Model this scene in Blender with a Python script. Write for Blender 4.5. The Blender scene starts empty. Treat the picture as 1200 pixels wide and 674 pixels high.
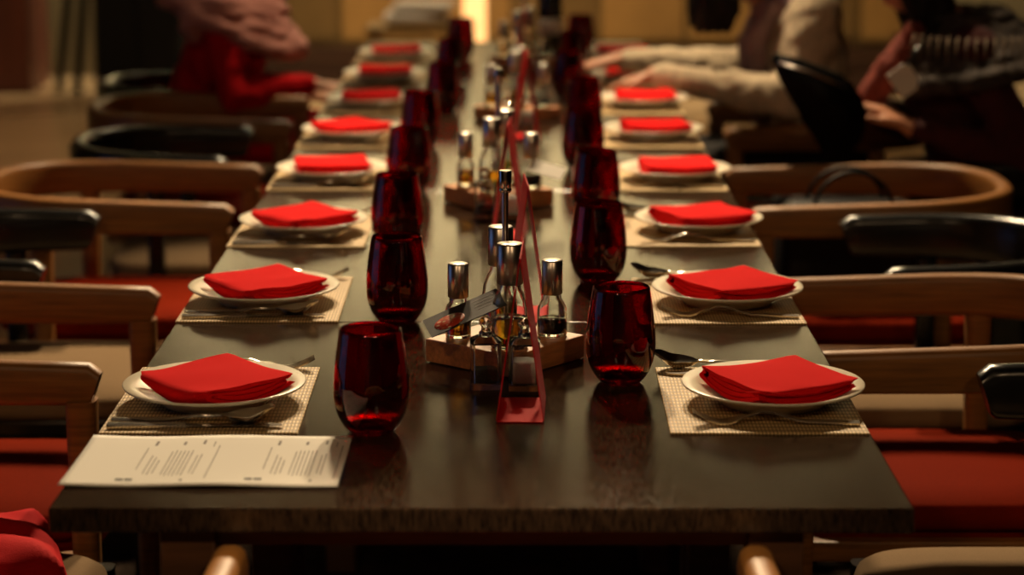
import bpy, bmesh, math, random
from mathutils import Vector, Matrix, noise
random.seed(7)
PI = math.pi
C = bpy.context.scene.collection
scene = bpy.context.scene

# ------------------------------------------------------------------ camera
cam_d = bpy.data.cameras.new('camera')
cam = bpy.data.objects.new('camera', cam_d); C.objects.link(cam)
cam.location = (0.0, -2.206, 1.444)
cam.rotation_euler = (math.radians(90 - 11.76), 0, 0.0023)
cam_d.sensor_width = 36; cam_d.lens = 78.0
cam_d.clip_start = 0.05; cam_d.clip_end = 60
cam_d.dof.use_dof = True
cam_d.dof.focus_distance = 2.86
cam_d.dof.aperture_fstop = 3.3
scene.camera = cam

# ------------------------------------------------------------------ world (dusk outside the window), exposure
w = bpy.data.worlds.new('world'); scene.world = w; w.use_nodes = True
bg = w.node_tree.nodes['Background']
bg.inputs[0].default_value = (0.16, 0.27, 0.62, 1); bg.inputs[1].default_value = 0.55
scene.view_settings.view_transform = 'Standard'
scene.view_settings.look = 'None'
scene.view_settings.gamma = 1.0
scene.view_settings.use_curve_mapping = False
scene.view_settings.exposure = 0.0
LAMP = dict(key=440, far=150, wash=330, front=56, aisle=160, counter=230, hands=330, red=150, near=230)
WARM = (1.0, 0.74, 0.44)

# ------------------------------------------------------------------ material helpers
MATS = {}
def pset(b, **k):
    for n, v in k.items():
        n = n.replace('_', ' ')
        if n in b.inputs: b.inputs[n].default_value = v
def mat(name, color=(.5, .5, .5), rough=.5, metal=0, var=0.0, scale=20, stretch=(1, 1, 1), bump=0.0,
        bscale=None, trans=0, ior=1.5, emit=None, estr=0, coat=0, sheen=0, spec=.5, color2=None, detail=4):
    m = bpy.data.materials.new(name); m.use_nodes = True
    nt = m.node_tree; b = nt.nodes['Principled BSDF']
    pset(b, Base_Color=(*color, 1), Roughness=rough, Metallic=metal, IOR=ior)
    b.inputs['Transmission Weight'].default_value = trans
    b.inputs['Coat Weight'].default_value = coat
    b.inputs['Sheen Weight'].default_value = sheen
    b.inputs['Specular IOR Level'].default_value = spec
    if emit:
        b.inputs['Emission Color'].default_value = (*emit, 1); b.inputs['Emission Strength'].default_value = estr
    if var or bump:
        tc = nt.nodes.new('ShaderNodeTexCoord'); mp = nt.nodes.new('ShaderNodeMapping')
        mp.inputs['Scale'].default_value = stretch
        nt.links.new(tc.outputs['Object'], mp.inputs['Vector'])
        n = nt.nodes.new('ShaderNodeTexNoise'); n.inputs['Scale'].default_value = scale; n.inputs['Detail'].default_value = detail
        nt.links.new(mp.outputs[0], n.inputs['Vector'])
        if var:
            r = nt.nodes.new('ShaderNodeValToRGB')
            c2 = color2 or tuple(c * (1 - var) for c in color)
            r.color_ramp.elements[0].color = (*c2, 1); r.color_ramp.elements[1].color = (*tuple(min(1, c * (1 + var * .5)) for c in color), 1)
            r.color_ramp.elements[0].position = .32; r.color_ramp.elements[1].position = .68
            nt.links.new(n.outputs[0], r.inputs[0]); nt.links.new(r.outputs[0], b.inputs['Base Color'])
        if bump:
            bp = nt.nodes.new('ShaderNodeBump'); bp.inputs['Strength'].default_value = bump; bp.inputs['Distance'].default_value = .002
            if bscale:
                n2 = nt.nodes.new('ShaderNodeTexNoise'); n2.inputs['Scale'].default_value = bscale
                nt.links.new(mp.outputs[0], n2.inputs['Vector']); nt.links.new(n2.outputs[0], bp.inputs['Height'])
            else: nt.links.new(n.outputs[0], bp.inputs['Height'])
            nt.links.new(bp.outputs[0], b.inputs['Normal'])
    MATS[name] = m
    return m

M = {}
M['table'] = mat('dark_table_veneer', (.040, .026, .016), .21, var=.55, scale=42, stretch=(4.5, .35, 1), bump=.22, bscale=150)
M['frame'] = mat('table_frame_wood', (.13, .055, .022), .5, var=.4, scale=18, stretch=(.4, 3, 3))
M['oak'] = mat('honey_oak', (.28, .112, .022), .45, var=.35, scale=14, stretch=(.6, .6, 9), bump=.05)
M['trayoak'] = mat('tray_oak', (.55, .20, .055), .45, var=.3, scale=30, stretch=(.7, 6, 6), bump=.05)
M['black'] = mat('black_lacquer', (.008, .008, .008), .24, spec=.5)
M['matteblack'] = mat('matte_black_paint', (.006, .005, .004), .8, spec=.1)
M['blackleather'] = mat('black_leather', (.004, .0035, .0035), .5, bump=.15, scale=220, spec=.15)
M['orange'] = mat('orange_leather', (.165, .0105, .0008), .75, bump=.10, scale=240, var=.12, spec=.02)
M['beige'] = mat('taupe_fabric', (.22, .145, .080), .95, bump=.3, scale=500, var=.15, spec=.1)
M['plate'] = mat('cream_porcelain', (.72, .64, .50), .28)
M['napkin'] = mat('red_cotton', (.72, .006, .007), .95, bump=.22, scale=900, var=.06, spec=.08)
M['redcloth'] = mat('red_satin_cloth', (.55, .006, .010), .8, bump=.15, scale=500, spec=.12)
M['steel'] = mat('polished_steel', (.62, .58, .53), .17, 1.0)
M['brushed'] = mat('brushed_steel', (.60, .55, .50), .28, 1.0, bump=.05, scale=60, stretch=(1, 1, 20))
M['redglass'] = mat('ruby_glass', (.30, .0006, .003), .02, trans=1, ior=1.47)
M['glass'] = mat('clear_glass', (.97, .98, .97), .01, trans=1, ior=1.46)
M['amber'] = mat('amber_oil', (.72, .33, .015), .03, trans=1, ior=1.4)
M['olive'] = mat('olive_oil', (.55, .42, .03), .03, trans=1, ior=1.4)
M['vinegar'] = mat('dark_vinegar', (.006, .003, .002), .1)
M['salt'] = mat('white_salt', (.80, .76, .70), .9, bump=.6, scale=600)
M['pepper'] = mat('peppercorns', (.035, .022, .016), .7, bump=1, scale=300, var=.6)
M['redcard'] = mat('red_card', (.60, .008, .011), .7, var=.05, scale=4, spec=.08)
M['paper'] = mat('white_paper', (.86, .82, .74), .8)
M['ink'] = mat('grey_ink', (.24, .21, .19), .8)
M['inkblack'] = mat('black_ink', (.015, .013, .012), .7)
M['darkcard'] = mat('charcoal_card', (.032, .025, .022), .6, var=.3, scale=40, spec=.2)
M['skin'] = mat('skin', (.56, .25, .14), .5, var=.08, scale=8)
M['hair'] = mat('dark_hair', (.010, .007, .006), .6, var=.4, scale=60, stretch=(1, 1, .1), bump=.4, spec=.2)
M['redtunic'] = mat('red_tunic_fabric', (.52, .006, .010), .85, spec=.1, var=.15, scale=6, bump=.2, bscale=300)
M['pinkscarf'] = mat('rose_scarf_fabric', (.52, .23, .19), .85, var=.30, scale=9, stretch=(1, 1, 4), bump=.3, bscale=60, color2=(.34, .13, .105))
M['knit'] = mat('oatmeal_knit', (.64, .52, .36), .95, var=.25, scale=90, stretch=(1, 1, .4), bump=.8, bscale=130)
M['lilac'] = mat('lilac_scarf_fabric', (.30, .19, .20), .9, var=.3, scale=30, bump=.3)
M['maroon'] = mat('maroon_jumper', (.060, .007, .007), .95, var=.3, scale=30, bump=.4, bscale=200)
M['rust'] = mat('rust_scarf_fabric', (.22, .035, .02), .9, var=.4, scale=30, stretch=(4, 1, 1), bump=.3)
M['trouser'] = mat('black_trousers', (.012, .010, .010), .9, bump=.2, scale=200)
M['pattern'] = mat('patterned_shawl', (.055, .038, .028), .9, var=.9, scale=26, stretch=(3.2, 3.2, .7), bump=.3, color2=(.008, .006, .006))
M['fringe'] = mat('dull_fringe', (.16, .11, .07), .9)
M['floor_shade'] = mat('dark_floor_shade', (.030, .020, .014), 1.0, var=.5, scale=12, spec=.05)  # dark tone stands in for shade on the floor
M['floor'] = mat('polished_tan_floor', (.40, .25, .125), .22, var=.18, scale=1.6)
M['wall'] = mat('tan_wall_paint', (.50, .42, .27), .75, var=.12, scale=2)
M['dim_wall'] = mat('olive_brown_dim_wall', (.12, .082, .032), .7, var=.15, scale=2)  # darker tone stands in for weak light low on the back wall
M['ceil'] = mat('dark_ceiling_paint', (.085, .060, .040), .9)
M['darkwall'] = mat('dark_wood_panel', (.030, .014, .009), .5, var=.4, scale=6, stretch=(4, 4, .5))
M['mahogany'] = mat('mahogany_column', (.10, .022, .010), .45, var=.3, scale=5, stretch=(4, 4, .4))
M['plinth'] = mat('dark_plinth', (.045, .018, .009), .5)
M['counter'] = mat('gold_counter_panel', (.36, .215, .068), .5, var=.25, scale=2.2)
M['counterdark'] = mat('olive_counter_panel', (.19, .12, .038), .55, var=.2, scale=3)
M['lampglow'] = mat('lamp_glow', (1, .8, .5), .5, emit=(1, .62, .28), estr=14)
M['lantern'] = mat('lantern_glow', (1, .7, .4), .5, emit=(1, .50, .17), estr=1.6)
M['white_metal'] = mat('white_metal', (.7, .66, .6), .4)
M['linen'] = mat('white_linen', (.80, .74, .66), .9)
M['wine'] = mat('dark_green_glass', (.006, .014, .010), .08)
M['shoe'] = mat('black_shoe', (.01, .01, .01), .4)
M['eye'] = mat('eye', (.05, .03, .02), .1)
M['lip'] = mat('lip', (.40, .10, .08), .5)

def veneer_mat():
    """dark open-grain veneer under a satin lacquer: diffuse wood below a Fresnel-weighted lacquer layer"""
    m = bpy.data.materials.new('dark_table_veneer'); m.use_nodes = True; nt = m.node_tree
    nt.nodes.remove(nt.nodes['Principled BSDF']); out = nt.nodes['Material Output']; L = nt.links.new
    tc = nt.nodes.new('ShaderNodeTexCoord'); mp = nt.nodes.new('ShaderNodeMapping'); mp.inputs['Scale'].default_value = (4.5, .5, 1)
    L(tc.outputs['Object'], mp.inputs['Vector'])
    n = nt.nodes.new('ShaderNodeTexNoise'); n.inputs['Scale'].default_value = 75; n.inputs['Detail'].default_value = 5; L(mp.outputs[0], n.inputs['Vector'])
    r = nt.nodes.new('ShaderNodeValToRGB'); r.color_ramp.elements[0].position = .35; r.color_ramp.elements[1].position = .7
    r.color_ramp.elements[0].color = (.014, .008, .005, 1); r.color_ramp.elements[1].color = (.058, .034, .020, 1); L(n.outputs[0], r.inputs[0])
    n2 = nt.nodes.new('ShaderNodeTexNoise'); n2.inputs['Scale'].default_value = 120; n2.inputs['Detail'].default_value = 2; L(mp.outputs[0], n2.inputs['Vector'])
    r2 = nt.nodes.new('ShaderNodeValToRGB'); r2.color_ramp.elements[0].position = .40; r2.color_ramp.elements[1].position = .56; L(n2.outputs[0], r2.inputs[0])
    bp = nt.nodes.new('ShaderNodeBump'); bp.inputs['Strength'].default_value = .012; bp.inputs['Distance'].default_value = .001; L(r2.outputs[0], bp.inputs['Height'])
    d = nt.nodes.new('ShaderNodeBsdfDiffuse'); L(r.outputs[0], d.inputs['Color']); L(bp.outputs[0], d.inputs['Normal'])
    g = nt.nodes.new('ShaderNodeBsdfGlossy'); g.distribution = 'BECKMANN'; mr = nt.nodes.new('ShaderNodeMapRange'); mr.inputs['To Min'].default_value = .225; mr.inputs['To Max'].default_value = .20; L(r2.outputs[0], mr.inputs['Value']); L(mr.outputs[0], g.inputs['Roughness']); L(bp.outputs[0], g.inputs['Normal'])
    fr = nt.nodes.new('ShaderNodeFresnel'); fr.inputs['IOR'].default_value = 1.55
    mx = nt.nodes.new('ShaderNodeMixShader'); L(fr.outputs[0], mx.inputs[0]); L(d.outputs[0], mx.inputs[1]); L(g.outputs[0], mx.inputs[2]); L(mx.outputs[0], out.inputs['Surface'])
    return m
M['table'] = veneer_mat()

def weave_mat():
    m = bpy.data.materials.new('woven_straw_mat'); m.use_nodes = True; nt = m.node_tree; b = nt.nodes['Principled BSDF']
    tc = nt.nodes.new('ShaderNodeTexCoord')
    def wave(direction, sc):
        n = nt.nodes.new('ShaderNodeTexWave'); n.bands_direction = direction; n.inputs['Scale'].default_value = sc
        n.inputs['Distortion'].default_value = .15
        nt.links.new(tc.outputs['Object'], n.inputs['Vector']); return n
    a = wave('X', 72); c = wave('Y', 21)
    mul = nt.nodes.new('ShaderNodeMath'); mul.operation = 'MULTIPLY'
    nt.links.new(a.outputs['Fac'], mul.inputs[0]); nt.links.new(c.outputs['Fac'], mul.inputs[1])
    r = nt.nodes.new('ShaderNodeValToRGB')
    r.color_ramp.elements[0].color = (.26, .15, .050, 1); r.color_ramp.elements[1].color = (.80, .58, .28, 1)
    r.color_ramp.elements[0].position = .03; r.color_ramp.elements[1].position = .36
    nt.links.new(mul.outputs[0], r.inputs[0]); nt.links.new(r.outputs[0], b.inputs['Base Color'])
    bp = nt.nodes.new('ShaderNodeBump'); bp.inputs['Strength'].default_value = .5; bp.inputs['Distance'].default_value = .001
    nt.links.new(mul.outputs[0], bp.inputs['Height']); nt.links.new(bp.outputs[0], b.inputs['Normal'])
    b.inputs['Roughness'].default_value = .6
    return m
M['mat'] = weave_mat()

def pizza_mat():
    m = bpy.data.materials.new('printed_pizza'); m.use_nodes = True; nt = m.node_tree; b = nt.nodes['Principled BSDF']
    tc = nt.nodes.new('ShaderNodeTexCoord')
    v = nt.nodes.new('ShaderNodeTexVoronoi'); v.inputs['Scale'].default_value = 110
    nt.links.new(tc.outputs['Object'], v.inputs['Vector'])
    r = nt.nodes.new('ShaderNodeValToRGB'); r.color_ramp.interpolation = 'CONSTANT'
    e = r.color_ramp.elements; e[0].color = (.75, .60, .40, 1); e[1].color = (.55, .05, .02, 1); e[1].position = .3
    e2 = e.new(.62); e2.color = (.62, .16, .06, 1)
    e3 = e.new(.85); e3.color = (.12, .16, .04, 1)
    nt.links.new(v.outputs['Distance'], r.inputs[0])
    nt.links.new(r.outputs[0], b.inputs['Base Color']); b.inputs['Roughness'].default_value = .4
    return m
M['pizza'] = pizza_mat()

# ------------------------------------------------------------------ object helpers
def tag(o, label=None, cat=None, group=None, kind=None):
    if label: o['label'] = label
    if cat: o['category'] = cat
    if group: o['group'] = group
    if kind: o['kind'] = kind
    return o
def link(o, parent=None):
    C.objects.link(o)
    if parent: o.parent = parent
    return o
def empty(name, loc=(0, 0, 0), rz=0, label=None, cat=None, group=None):
    o = bpy.data.objects.new(name, None); o.empty_display_size = .05
    o.location = loc; o.rotation_euler = (0, 0, rz); C.objects.link(o)
    return tag(o, label, cat, group)
def from_bm(name, bm, m, parent=None, smooth=True, loc=None, rot=None):
    me = bpy.data.meshes.new(name)
    bmesh.ops.recalc_face_normals(bm, faces=bm.faces)
    bm.to_mesh(me); bm.free()
    if m: me.materials.append(m)
    if smooth:
        for p in me.polygons: p.use_smooth = True
    o = bpy.data.objects.new(name, me)
    if loc: o.location = loc
    if rot: o.rotation_euler = rot
    return link(o, parent)
def sharp(o, ang=35):
    me = o.data
    try: me.set_sharp_from_angle(angle=math.radians(ang))
    except Exception: pass
    return o
def copy_tree(o, parent=None):
    c = o.copy(); C.objects.link(c)
    if parent: c.parent = parent
    for ch in list(o.children): copy_tree(ch, c)
    return c
def add_box(bm, c, s, rot=None, bevel=0, seg=2):
    mt = Matrix.Translation(c)
    if rot is not None: mt = mt @ rot
    mt = mt @ Matrix.Diagonal((*s, 1))
    r = bmesh.ops.create_cube(bm, size=1, matrix=mt)
    if bevel:
        es = list({e for v in r['verts'] for e in v.link_edges})
        bmesh.ops.bevel(bm, geom=es, offset=bevel, segments=seg, affect='EDGES', profile=.5)
def box(name, c, s, m, parent=None, bevel=0, rot=None, seg=2):
    bm = bmesh.new(); add_box(bm, (0, 0, 0), s, None, bevel, seg)
    o = from_bm(name, bm, m, parent, smooth=bevel > 0, loc=c, rot=rot)
    if bevel: sharp(o, 20)
    return o
def add_lathe(bm, prof, n=32, c=(0, 0, 0), closed=False):
    rings = []
    for r, z in prof:
        if r < 1e-6: rings.append([bm.verts.new((c[0], c[1], c[2] + z))])
        else: rings.append([bm.verts.new((c[0] + r * math.cos(2 * PI * k / n), c[1] + r * math.sin(2 * PI * k / n), c[2] + z)) for k in range(n)])
    pairs = list(zip(rings, rings[1:]))
    if closed: pairs.append((rings[-1], rings[0]))
    for a, b in pairs:
        for k in range(n):
            k2 = (k + 1) % n
            if len(a) == 1 and len(b) == 1: continue
            if len(a) == 1: bm.faces.new((a[0], b[k2], b[k]))
            elif len(b) == 1: bm.faces.new((a[k], a[k2], b[0]))
            else: bm.faces.new((a[k], a[k2], b[k2], b[k]))
def lathe(name, prof, m, parent=None, n=32, loc=None, closed=False, ang=40, rot=None):
    bm = bmesh.new(); add_lathe(bm, prof, n, closed=closed)
    return sharp(from_bm(name, bm, m, parent, loc=loc, rot=rot), ang)
def rsection(wd, ht, r, k=3):
    """rounded rectangle, centred, (u, v) points"""
    pts = []
    r = min(r, wd * .499, ht * .499)
    for cx, cy, a0 in ((wd/2-r, ht/2-r, 0), (-wd/2+r, ht/2-r, PI/2), (-wd/2+r, -ht/2+r, PI), (wd/2-r, -ht/2+r, 1.5*PI)):
        for j in range(k + 1):
            a = a0 + PI/2 * j / k
            pts.append((cx + r*math.cos(a), cy + r*math.sin(a)))
    return pts
def sweep(bm, path, secs, up=Vector((0, 0, 1)), closed=False, caps=True):
    """secs: one section (list of (u,v)) per path point; u along side, v along up"""
    n = len(path); rings = []
    for i, p in enumerate(path):
        p = Vector(p)
        a = Vector(path[(i-1) % n]) if (i > 0 or closed) else p
        b = Vector(path[(i+1) % n]) if (i < n-1 or closed) else p
        t = (b - a).normalized()
        side = t.cross(up)
        side = side.normalized() if side.length > 1e-5 else Vector((1, 0, 0))
        u2 = side.cross(t).normalized()
        rings.append([bm.verts.new(p + side * u + u2 * v) for u, v in secs[i]])
    k = len(rings[0])
    prs = list(zip(rings, rings[1:]))
    if closed: prs.append((rings[-1], rings[0]))
    for a, b in prs:
        for j in range(k): bm.faces.new((a[j], a[(j+1) % k], b[(j+1) % k], b[j]))
    if caps and not closed:
        bm.faces.new(rings[0]); bm.faces.new(list(reversed(rings[-1])))
def circ(r, k=10): return [(r*math.cos(2*PI*j/k), r*math.sin(2*PI*j/k)) for j in range(k)]
def tube(name, path, r, m, parent=None, k=10, up=Vector((0, 0, 1))):
    bm = bmesh.new()
    rr = r if isinstance(r, (list, tuple)) else [r] * len(path)
    sweep(bm, path, [circ(q, k) for q in rr], up)
    return from_bm(name, bm, m, parent)
def struct(o): o['kind'] = 'structure'; return o
NTH = ['nearest', 'second', 'third', 'fourth', 'fifth', 'sixth', 'seventh', 'farthest']
def place(i, side):
    return ('%s place on the %s' % (NTH[i], side)) if i in (0, 7) else ('%s place from the front, %s' % (NTH[i], side))

# ------------------------------------------------------------------ room shell
TOP = .75; TCX = -.037; TW = .90
XL, XR, YB, YF, ZC = -4.2, 3.4, 10.9, -4.2, 3.4
struct(box('floor', ((XL+XR)/2, (YB+YF)/2, -.05), (XR-XL+.4, YB-YF+.4, .1), M['floor']))
struct(box('ceiling', ((XL+XR)/2, (YB+YF)/2, ZC+.05), (XR-XL+.4, YB-YF+.4, .1), M['ceil']))
struct(box('wall_back', ((XL+XR)/2, YB+.06, ZC/2), (XR-XL+.4, .12, ZC), M['wall']))
struct(box('wall_right', (XR+.06, (YB+YF)/2, ZC/2), (.12, YB-YF, ZC), M['darkwall']))
struct(box('wall_front', ((XL+XR)/2, YF-.06, ZC/2), (XR-XL+.4, .12, ZC), M['darkwall']))
# left wall with a full-height window opening  y 0.2..2.6
wy0, wy1, wz1 = -.3, 2.3, 2.3
wl = struct(box('wall_left', (XL-.06, (YB+wy1)/2, ZC/2), (.12, YB-wy1, ZC), M['wall']))
struct(box('wall_left', (XL-.06, (wy0+YF)/2, ZC/2), (.12, wy0-YF, ZC), M['darkwall']))
struct(box('wall_left', (XL-.06, (wy0+wy1)/2, (wz1+ZC)/2), (.12, wy1-wy0, ZC-wz1), M['wall']))
win = struct(empty('window_1', (XL-.06, (wy0+wy1)/2, 0)))
for dy in (-(wy1-wy0)/2+.03, 0, (wy1-wy0)/2-.03): box('window_frame', (0, dy, wz1/2), (.10, .06, wz1), M['darkwall'], win)
for z in (.04, wz1-.04): box('window_frame', (0, 0, z), (.09, wy1-wy0-.13, .07), M['darkwall'], win)
for s in (-1, 1): box('window_pane', (0, s*(wy1-wy0)/4, wz1/2), (.008, (wy1-wy0)/2-.09, wz1-.14), M['glass'], win)
struct(box('dim_wall_band', ((XL+XR)/2, YB-.03, .92), (XR-XL, .06, 1.84), M['dim_wall'], bevel=.006))  # added panel: dims the lower wall and its reflection in the far tables
struct(box('added_dark_band', ((XL+XR)/2, YB-.035, 3.19), (XR-XL, .07, .42), M['darkwall'], bevel=.01))  # added dark band, so the nearest tabletop reflects less of the bright wall
struct(box('baseboard_right', (XR-.011, (YB+YF)/2, .06), (.02, YB-YF, .12), M['plinth']))

# ------------------------------------------------------------------ lamps in the ceiling
def downlight(loc, target, power, size, ang, label, blend=.5, color=WARM):
    r = empty('ceiling_spotlight', loc, 0, label, 'ceiling light', 'ceiling spotlights')
    bm = bmesh.new(); add_lathe(bm, [(.045, -.001), (.085, -.001), (.085, -.014), (.060, -.018), (.045, -.010)], 28, closed=True)
    from_bm('trim_ring', bm, M['white_metal'], r)
    lathe('lamp_lens', [(0, -.004), (.044, -.004), (.044, -.007), (0, -.007)], M['lampglow'], r, 24)
    d = bpy.data.lights.new('spot_lamp', 'SPOT'); d.energy = power; d.color = color
    d.shadow_soft_size = size; d.spot_size = math.radians(ang); d.spot_blend = blend
    o = bpy.data.objects.new('spot_lamp', d); o.location = (0, 0, -.025-size*1.6)
    dv = Vector(target) - Vector(loc)
    o.rotation_euler = dv.to_track_quat('-Z', 'Y').to_euler()
    link(o, r); return r
downlight((-.28, 3.8, ZC), (-.10, .45, .75), LAMP['key'], .10, 62, 'round ceiling spotlight over the middle of the long table, left one', blend=.3)
downlight((.30, 4.0, ZC), (.05, 1.5, .75), LAMP['key'], .10, 62, 'round ceiling spotlight over the middle of the long table, right one', blend=.3)
downlight((0.0, 6.5, ZC), (-.05, 4.3, .75), LAMP['far'], .07, 40, 'round ceiling spotlight beyond the far end of the long table')
for x, s in ((-2.9, 'leftmost of six'), (-1.8, 'second of six from the left'), (-.7, 'third of six from the left'), (.4, 'fourth of six from the left'), (1.5, 'fifth of six from the left'), (2.6, 'rightmost of six')):
    downlight((x, 10.2, ZC), (x, 10.9, 1.7), LAMP['wash'], .05, 110, 'round ceiling wall washer near the back wall, ' + s, blend=.8, color=(1, .88, .60))
downlight((.3, 7.7, ZC), (.3, 10.0, .3), LAMP['counter'], .08, 75, 'added round ceiling spotlight brightening the buffet counter', blend=.8)  # added lamp: lights the counter front that the wall washers miss
downlight((.10, 3.95, ZC), (.38, 3.50, .8), LAMP['hands'], .06, 24, 'added round ceiling spotlight over the hands of the guest in the cardigan', blend=.6)  # invented narrow spot: lifts the forearms, leaves the torso dark
downlight((-.40, 4.2, ZC), (-.60, 4.2, .75), LAMP['red'], .06, 20, 'added round ceiling spotlight over the lap of the guest in red', blend=.6)  # extra spot made up to brighten the red tunic
downlight((-.02, -.95, ZC), (-.02, -.22, .62), LAMP['near'], .06, 20, 'round ceiling spotlight over the near end of the table', blend=.6)
downlight((-2.3, 7.6, ZC), (-2.2, 8.6, 0), LAMP['aisle'], .08, 110, 'added round ceiling spotlight brightening the left aisle', blend=.8)  # lamp put in to lift the floor and wall at the far left
downlight((-1.2, -3.3, ZC), (-.6, .8, .4), LAMP['front'], .10, 60, 'round ceiling spotlight behind the camera, left one', blend=.9, color=(1, .64, .33))
downlight((1.2, -3.3, ZC), (.6, .8, .4), LAMP['front'], .10, 60, 'round ceiling spotlight behind the camera, right one', blend=.9, color=(1, .64, .33))

# ------------------------------------------------------------------ far end of the room
struct(box('column', (-2.93, 10.25, ZC/2), (.50, .50, ZC), M['mahogany'], bevel=.01))
bpy.data.objects['column'].name = 'trim_1'
cab = empty('tall_cabinet', (-1.99, 9.7, 0), 0, 'tall black cabinet standing against the back behind the red-clad guest', 'cabinet')
box('body', (0, 0, 1.1), (.44, .5, 2.2), M['matteblack'], cab, bevel=.006)
for s in (-1, 1):
    d = box('door', (s*.108, -.262, 1.12), (.208, .02, 2.1), M['matteblack'], cab, bevel=.004)
    tube('handle', [(-s*.09, -.03, -.15), (-s*.09, -.03, .15)], .006, M['brushed'], d, up=Vector((0, 1, 0)))
ctr = empty('buffet_counter', (.45, 10.25, 0), 0, 'long gold buffet counter with dark stepped plinth beyond the table', 'counter')
box('plinth', (0, -.02, .065), (3.9, .74, .13), M['plinth'], ctr, bevel=.004)
box('plinth_step', (0, 0, .195), (3.86, .68, .13), M['plinth'], ctr, bevel=.004)
box('body', (0, .03, .675), (3.8, .58, .83), M['counterdark'], ctr)
for k in range(8):
    box('front_panel', (-1.66+k*.474, -.268, .685), (.44, .02, .79), M['counter' if k % 3 else 'counterdark'], ctr, bevel=.006)
box('counter_top', (0, 0, 1.11), (4.0, .72, .04), M['black'], ctr, bevel=.008)
# slim floor lantern
lan = empty('floor_lantern', (-.22, 9.3, 0), 0, 'slim glowing amber floor lantern beyond the table end', 'lantern')
lathe('base', [(0, 0), (.10, 0), (.10, .03), (.03, .05), (0, .05)], M['black'], lan, 24)
lathe('shade', [(0, .05), (.055, .05), (.06, .2), (.06, .9), (.05, 1.0), (0, 1.0)], M['lantern'], lan, 24)
lathe('cap', [(0, 1.0), (.06, 1.0), (.045, 1.05), (.01, 1.07), (0, 1.07)], M['black'], lan, 24)
# linen stack on a side stand
st = empty('side_stand', (-.45, 8.2, 0), 0, 'small gold side stand carrying folded white linen', 'stand')
box('stand_top', (0, 0, .52), (.50, .40, .03), M['counter'], st, bevel=.006)
for sx in (-1, 1):
    for sy in (-1, 1): box('leg', (sx*.21, sy*.16, .2525), (.035, .035, .505), M['counter'], st, bevel=.004)
def soft_slab(name, loc, s, m, rz=0, seed=0, parent=None, amp=.006):
    bm = bmesh.new(); add_box(bm, (0, 0, 0), s, None, min(s)*.42, 3)
    bmesh.ops.subdivide_edges(bm, edges=[e for e in bm.edges if e.calc_length() > .05], cuts=6, use_grid_fill=True)
    for v in bm.verts:
        if v.co.z > 0: v.co.z += amp*noise.noise(v.co*14+Vector((seed, 0, 0)))
    return from_bm(name, bm, m, parent, loc=loc, rot=(0, 0, rz))
tag(soft_slab('folded_linen', (-.47, 8.2, .565), (.30, .26, .055), M['linen'], .1, 3), 'lower folded white linen on the gold side stand', 'linen', 'folded linen')
tag(soft_slab('folded_linen', (-.44, 8.2, .618), (.27, .24, .045), M['linen'], -.1, 5), 'upper folded white linen on the gold side stand', 'linen', 'folded linen')
# easel
es = empty('sign_easel', (-2.44, 10.1, 0), 0, 'dark folding easel standing in front of the tan back wall', 'easel')
for x0, y0, x1, nm in ((-.10, -.05, .10, 'leg'), (.03, -.20, .16, 'leg'), (.06, .30, .13, 'rear_leg')):
    sweep_b = bmesh.new(); sweep(sweep_b, [(x0, y0, 0.0), (x1, .02, 1.55)], [rsection(.046, .040, .006)]*2, Vector((0, 1, 0)))
    from_bm(nm, sweep_b, M['matteblack'], es)
box('ledge', (.08, -.09, .62), (.40, .06, .03), M['darkwall'], es, bevel=.004)
box('sign_board', (.10, -.07, .90), (.42, .02, .52), M['black'], es, bevel=.004)

struct(box('floor', (1.05, 1.6, .0002), (4.7, 8.4, .0010), M['floor_shade']))   # dark sheet in place of shade, under the table and out to the right

# ------------------------------------------------------------------ tables
def make_table(y0, y1, label):
    L = y1 - y0 - .002; t = empty('dining_table', (TCX, (y0+y1)/2, 0), 0, label, 'table', 'tables pushed together in a row')
    box('tabletop', (0, 0, TOP-.0135), (TW, L, .027), M['table'], t, bevel=.0025)
    ly = L/2-.055; lx = .31
    for sx in (-1, 1):
        for sy in (-1, 1): box('leg', (sx*lx, sy*ly, (TOP-.028)/2), (.058, .058, TOP-.028), M['frame'], t, bevel=.003)
        box('apron_rail', (sx*lx, 0, TOP-.028-.0125), (.03, L-.17, .024), M['frame'], t)
    for sy in (-1, 1): box('apron_rail', (0, sy*ly, TOP-.028-.0125), (.56, .03, .024), M['frame'], t)
    return t
seams = [0, .884, 2.05, 3.21, 4.375, 5.10]
names = ['nearest dark wood table with the white menu sheet on it', 'second dark wood table of the row from the front',
         'third dark wood table of the row from the front', 'fourth dark wood table of the row from the front', 'farthest dark wood table of the row']
for a, b, n in zip(seams, seams[1:], names): make_table(a, b, n)

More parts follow.
